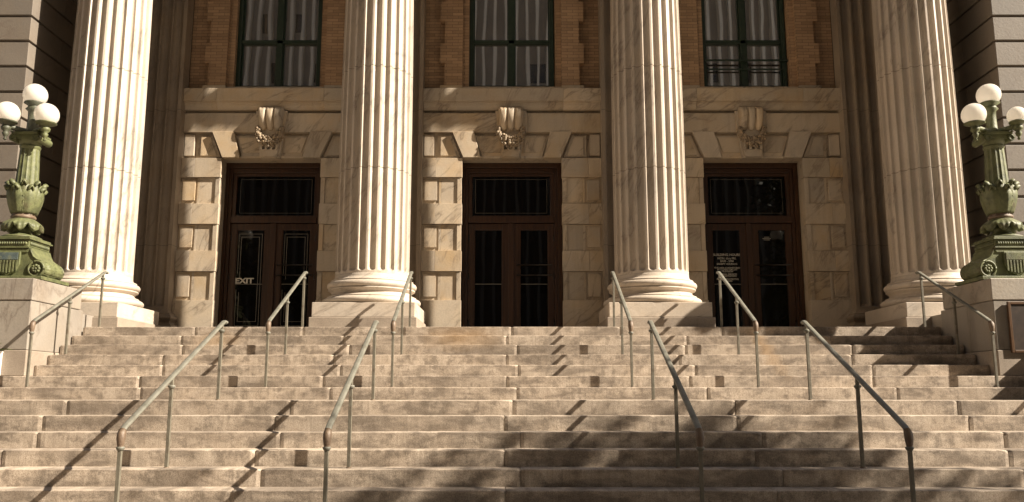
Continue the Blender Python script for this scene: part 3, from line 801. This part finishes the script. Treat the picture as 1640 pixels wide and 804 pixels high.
up_posts = [(.13,0.0),(-.777,-3*H),(-1.685,-6*H)]
lo_posts = [(-3.40,-7*H),(-4.69,-11*H),(-5.70,-14*H)]
gu, gl = 'upper flight handrails', 'lower flight handrails'
UL = {-6.22:'upper handrail close beside the sunlit left pedestal', -3.16:'upper free-standing handrail in front of the door marked EXIT', -1.54:'upper free-standing handrail at the right corner of the column plinth left of centre',
      1.54:'upper free-standing handrail at the left corner of the column plinth right of centre', 3.16:'upper free-standing handrail in front of the door with white lettering', 6.22:'upper handrail close beside the shaded pedestal with the plaque'}
LL = {-6.2:'lower handrail at the far left end of the stairs, outside the view', -3.172:'lower handrail nearest the left edge, casting the longest shadow', -1.50:'lower handrail left of centre, leaning right below the column',
      1.525:'lower handrail right of centre, its foot in the tree shade', 3.22:'dark lower handrail nearest the right edge', 6.2:'lower handrail at the far right end of the stairs, outside the view'}
for x, lb in UL.items(): make_rail('handrail', x, up_posts, (.15,.838), (-1.61,-.035), lb, gu, 0)
for x, lb in LL.items(): make_rail('handrail', x, lo_posts, (-3.38,-.225), (-5.61,-1.262), lb, gl, 0)

# ------------------------------------------------------------------ planter at the left edge
pt = thing('planter', 'small white planter with a spiky green plant at the foot of the left pedestal', 'planter', (-6.875,-1.462,-5*H))
mb = MB(); mb.prism_yz([(-.042,0),(.042,0),(.047,.30),(-.047,.30)], -.16, .16); mb.box(-.165,.165,-.05,.05,.30,.325); mb.build('trough', M['white'], pt, bev=.006)
mb = MB(); rnd = random.Random(5)
for k in range(16):
    bx_ = rnd.uniform(-.13,.13); a = rnd.uniform(-.9,1.2); ln = rnd.uniform(.16,.3); rows = []
    for i in range(6):
        t = i/5; w = .014*(1-t)+.001; x = bx_+ln*t*math.sin(a); z = .32+ln*t*math.cos(a)-.08*t*t*ln/.2; y = rnd.uniform(-.01,.0)-.05*t
        rows.append([(x,y,z-w),(x,y-.004,z),(x,y,z+w)])
    mb.grid(rows, False, True)
mb.build('spiky_plant', M['leaf_pale'], pt)

# ------------------------------------------------------------------ across the street and beside the stairs
def oak(loc, hgt, rad, n, seed, label, squash=.75):
    rnd = random.Random(seed); o = thing('shade_tree', label, 'tree', loc, 'trees in the street')
    mb = MB(); mb.tube([(0,0,0),(.1,.05,hgt*.25),(.05,-.1,hgt*.5),(.0,.0,hgt*.72)], [.28,.22,.18,.09], 12)
    tips = []
    for k in range(9):
        a = 2*math.pi*k/9+rnd.uniform(-.3,.3); z0 = hgt*rnd.uniform(.4,.65); q = rad*rnd.uniform(.5,.85)
        e = Vector((q*math.cos(a), q*math.sin(a), z0+rnd.uniform(.5,2.0))); tips.append(e)
        mb.tube([(0,0,z0),(e.x*.5,e.y*.5,z0+.3*(e.z-z0)),tuple(e)], [.10,.07,.025], 8)
    mb.build('trunk', M['bark'], o)
    mb = MB(); cl = []
    for k in range(38):
        while True:
            p = Vector((rnd.uniform(-1,1),rnd.uniform(-1,1),rnd.uniform(-1,1)))
            if .35 < p.length < 1: break
        cl.append((Vector((p.x*rad, p.y*rad, hgt*.75+p.z*rad*squash)), rnd.uniform(.22,.42)*rad))
    for k in range(n):
        c, r = rnd.choice(cl); p = Vector((rnd.gauss(0,.5),rnd.gauss(0,.5),rnd.gauss(0,.42)))*r+c
        d1 = Vector((rnd.uniform(-1,1),rnd.uniform(-1,1),rnd.uniform(-.6,.6))).normalized(); d2 = d1.cross(Vector((rnd.uniform(-1,1),rnd.uniform(-1,1),rnd.uniform(-1,1)))).normalized()
        s_ = rnd.uniform(.07,.13); nn = len(mb.v)
        mb.v += [tuple(p-d1*s_), tuple(p+d2*s_*.5), tuple(p+d1*s_), tuple(p-d2*s_*.5)]; mb.face([nn,nn+1,nn+2,nn+3])
    mb.build('crown', M['leaf'], o)
    return o
oak((12.75,-10.3,-2.432), 9.9, 3.2, 24000, 11, 'leafy shade tree standing beside the right end of the stairs', .85)
def palm(loc, hgt, seed, label):
    rnd = random.Random(seed); o = thing('palm_tree', label, 'tree', loc, 'palms in the street')
    mb = MB(); mb.tube([(0,0,0),(.1,0,hgt*.3),(.12,.05,hgt*.7),(.05,.05,hgt)], [.24,.19,.17,.19], 12); mb.build('trunk', M['bark'], o)
    mb = MB()
    for k in range(34):
        a = rnd.uniform(0,2*math.pi); el = rnd.uniform(-.5,1.3); L_ = rnd.uniform(1.8,2.6)
        prev = Vector((.05,.05,hgt)); d = Vector((math.cos(a)*math.cos(el), math.sin(a)*math.cos(el), math.sin(el)))
        side = Vector((-math.sin(a), math.cos(a), 0))
        for i in range(22):
            p = prev+d*(L_/22); d = (d+Vector((0,0,-.075))).normalized()
            w = .55*math.sin(math.pi*(i+1)/24)**.7
            for sg in (-1,1):
                tip = p+side*sg*w+d*.25-Vector((0,0,.12)); n = len(mb.v)
                mb.v += [tuple(p-d*.02), tuple(p+d*.035), tuple(tip)]; mb.face([n,n+1,n+2])
            prev = p
    mb.build('crown', M['leaf_pale'], o); return o
palm((-9.6,-15.2,-2.432), 5.6, 3, 'palm tree on the pavement at the left foot of the stairs')
palm((-12.6,-17.0,-2.432), 7.2, 4, 'taller palm tree behind the left palm near the kerb')
palm((12.4,-17.2,-2.432), 6.6, 6, 'palm tree on the pavement right of the stairs near the kerb')

ob = thing('office_building', 'tall office block with pale vertical fins across the street', 'building', (0,-37,-2.45))
mb = MB(); mb.box(-120,68,-16,-.6,0,90); mb.build('wall', M['office_dark'], ob)
mb = MB()
for k in range(250): mb.box(-120+.752*k-.095, -120+.752*k+.095, -.6, 0, 4.5, 90)
fo = mb.build('fin', M['office_wall'], ob); tag(fo, kind='stuff')
rnd = random.Random(2); mb = MB()
for fl in range(23):
    for k in range(249):
        if rnd.random() < .28: mb.box(-120+.752*k+.08, -120+.752*k+.67, -.64, -.58, 4.6+3.7*fl, 6.0+3.7*fl)
fo = mb.build('window', M['office_glass'], ob); tag(fo, kind='stuff')
ob = thing('brick_sky_blocker', 'added brown brick block out of view at left, blocking sky light', 'building', (-34,-16,-2.45))  # made-up block out of view, added to darken left-facing surfaces
mb = MB(); mb.box(-9,9,-13,8,0,46); mb.build('wall', M['brick'], ob)
mb = MB()
for fl in range(11):
    for k in range(6): mb.box(8.99, 9.03, -11.6+3.2*k, -10.2+3.2*k, 3+4*fl, 5.2+4*fl)
fo = mb.build('window', M['office_glass'], ob); tag(fo, kind='stuff')
mb = MB(); mb.box(-9.2,9.2,-13.2,8.2,46,46.8); mb.build('cornice', M['base_stone'], ob)
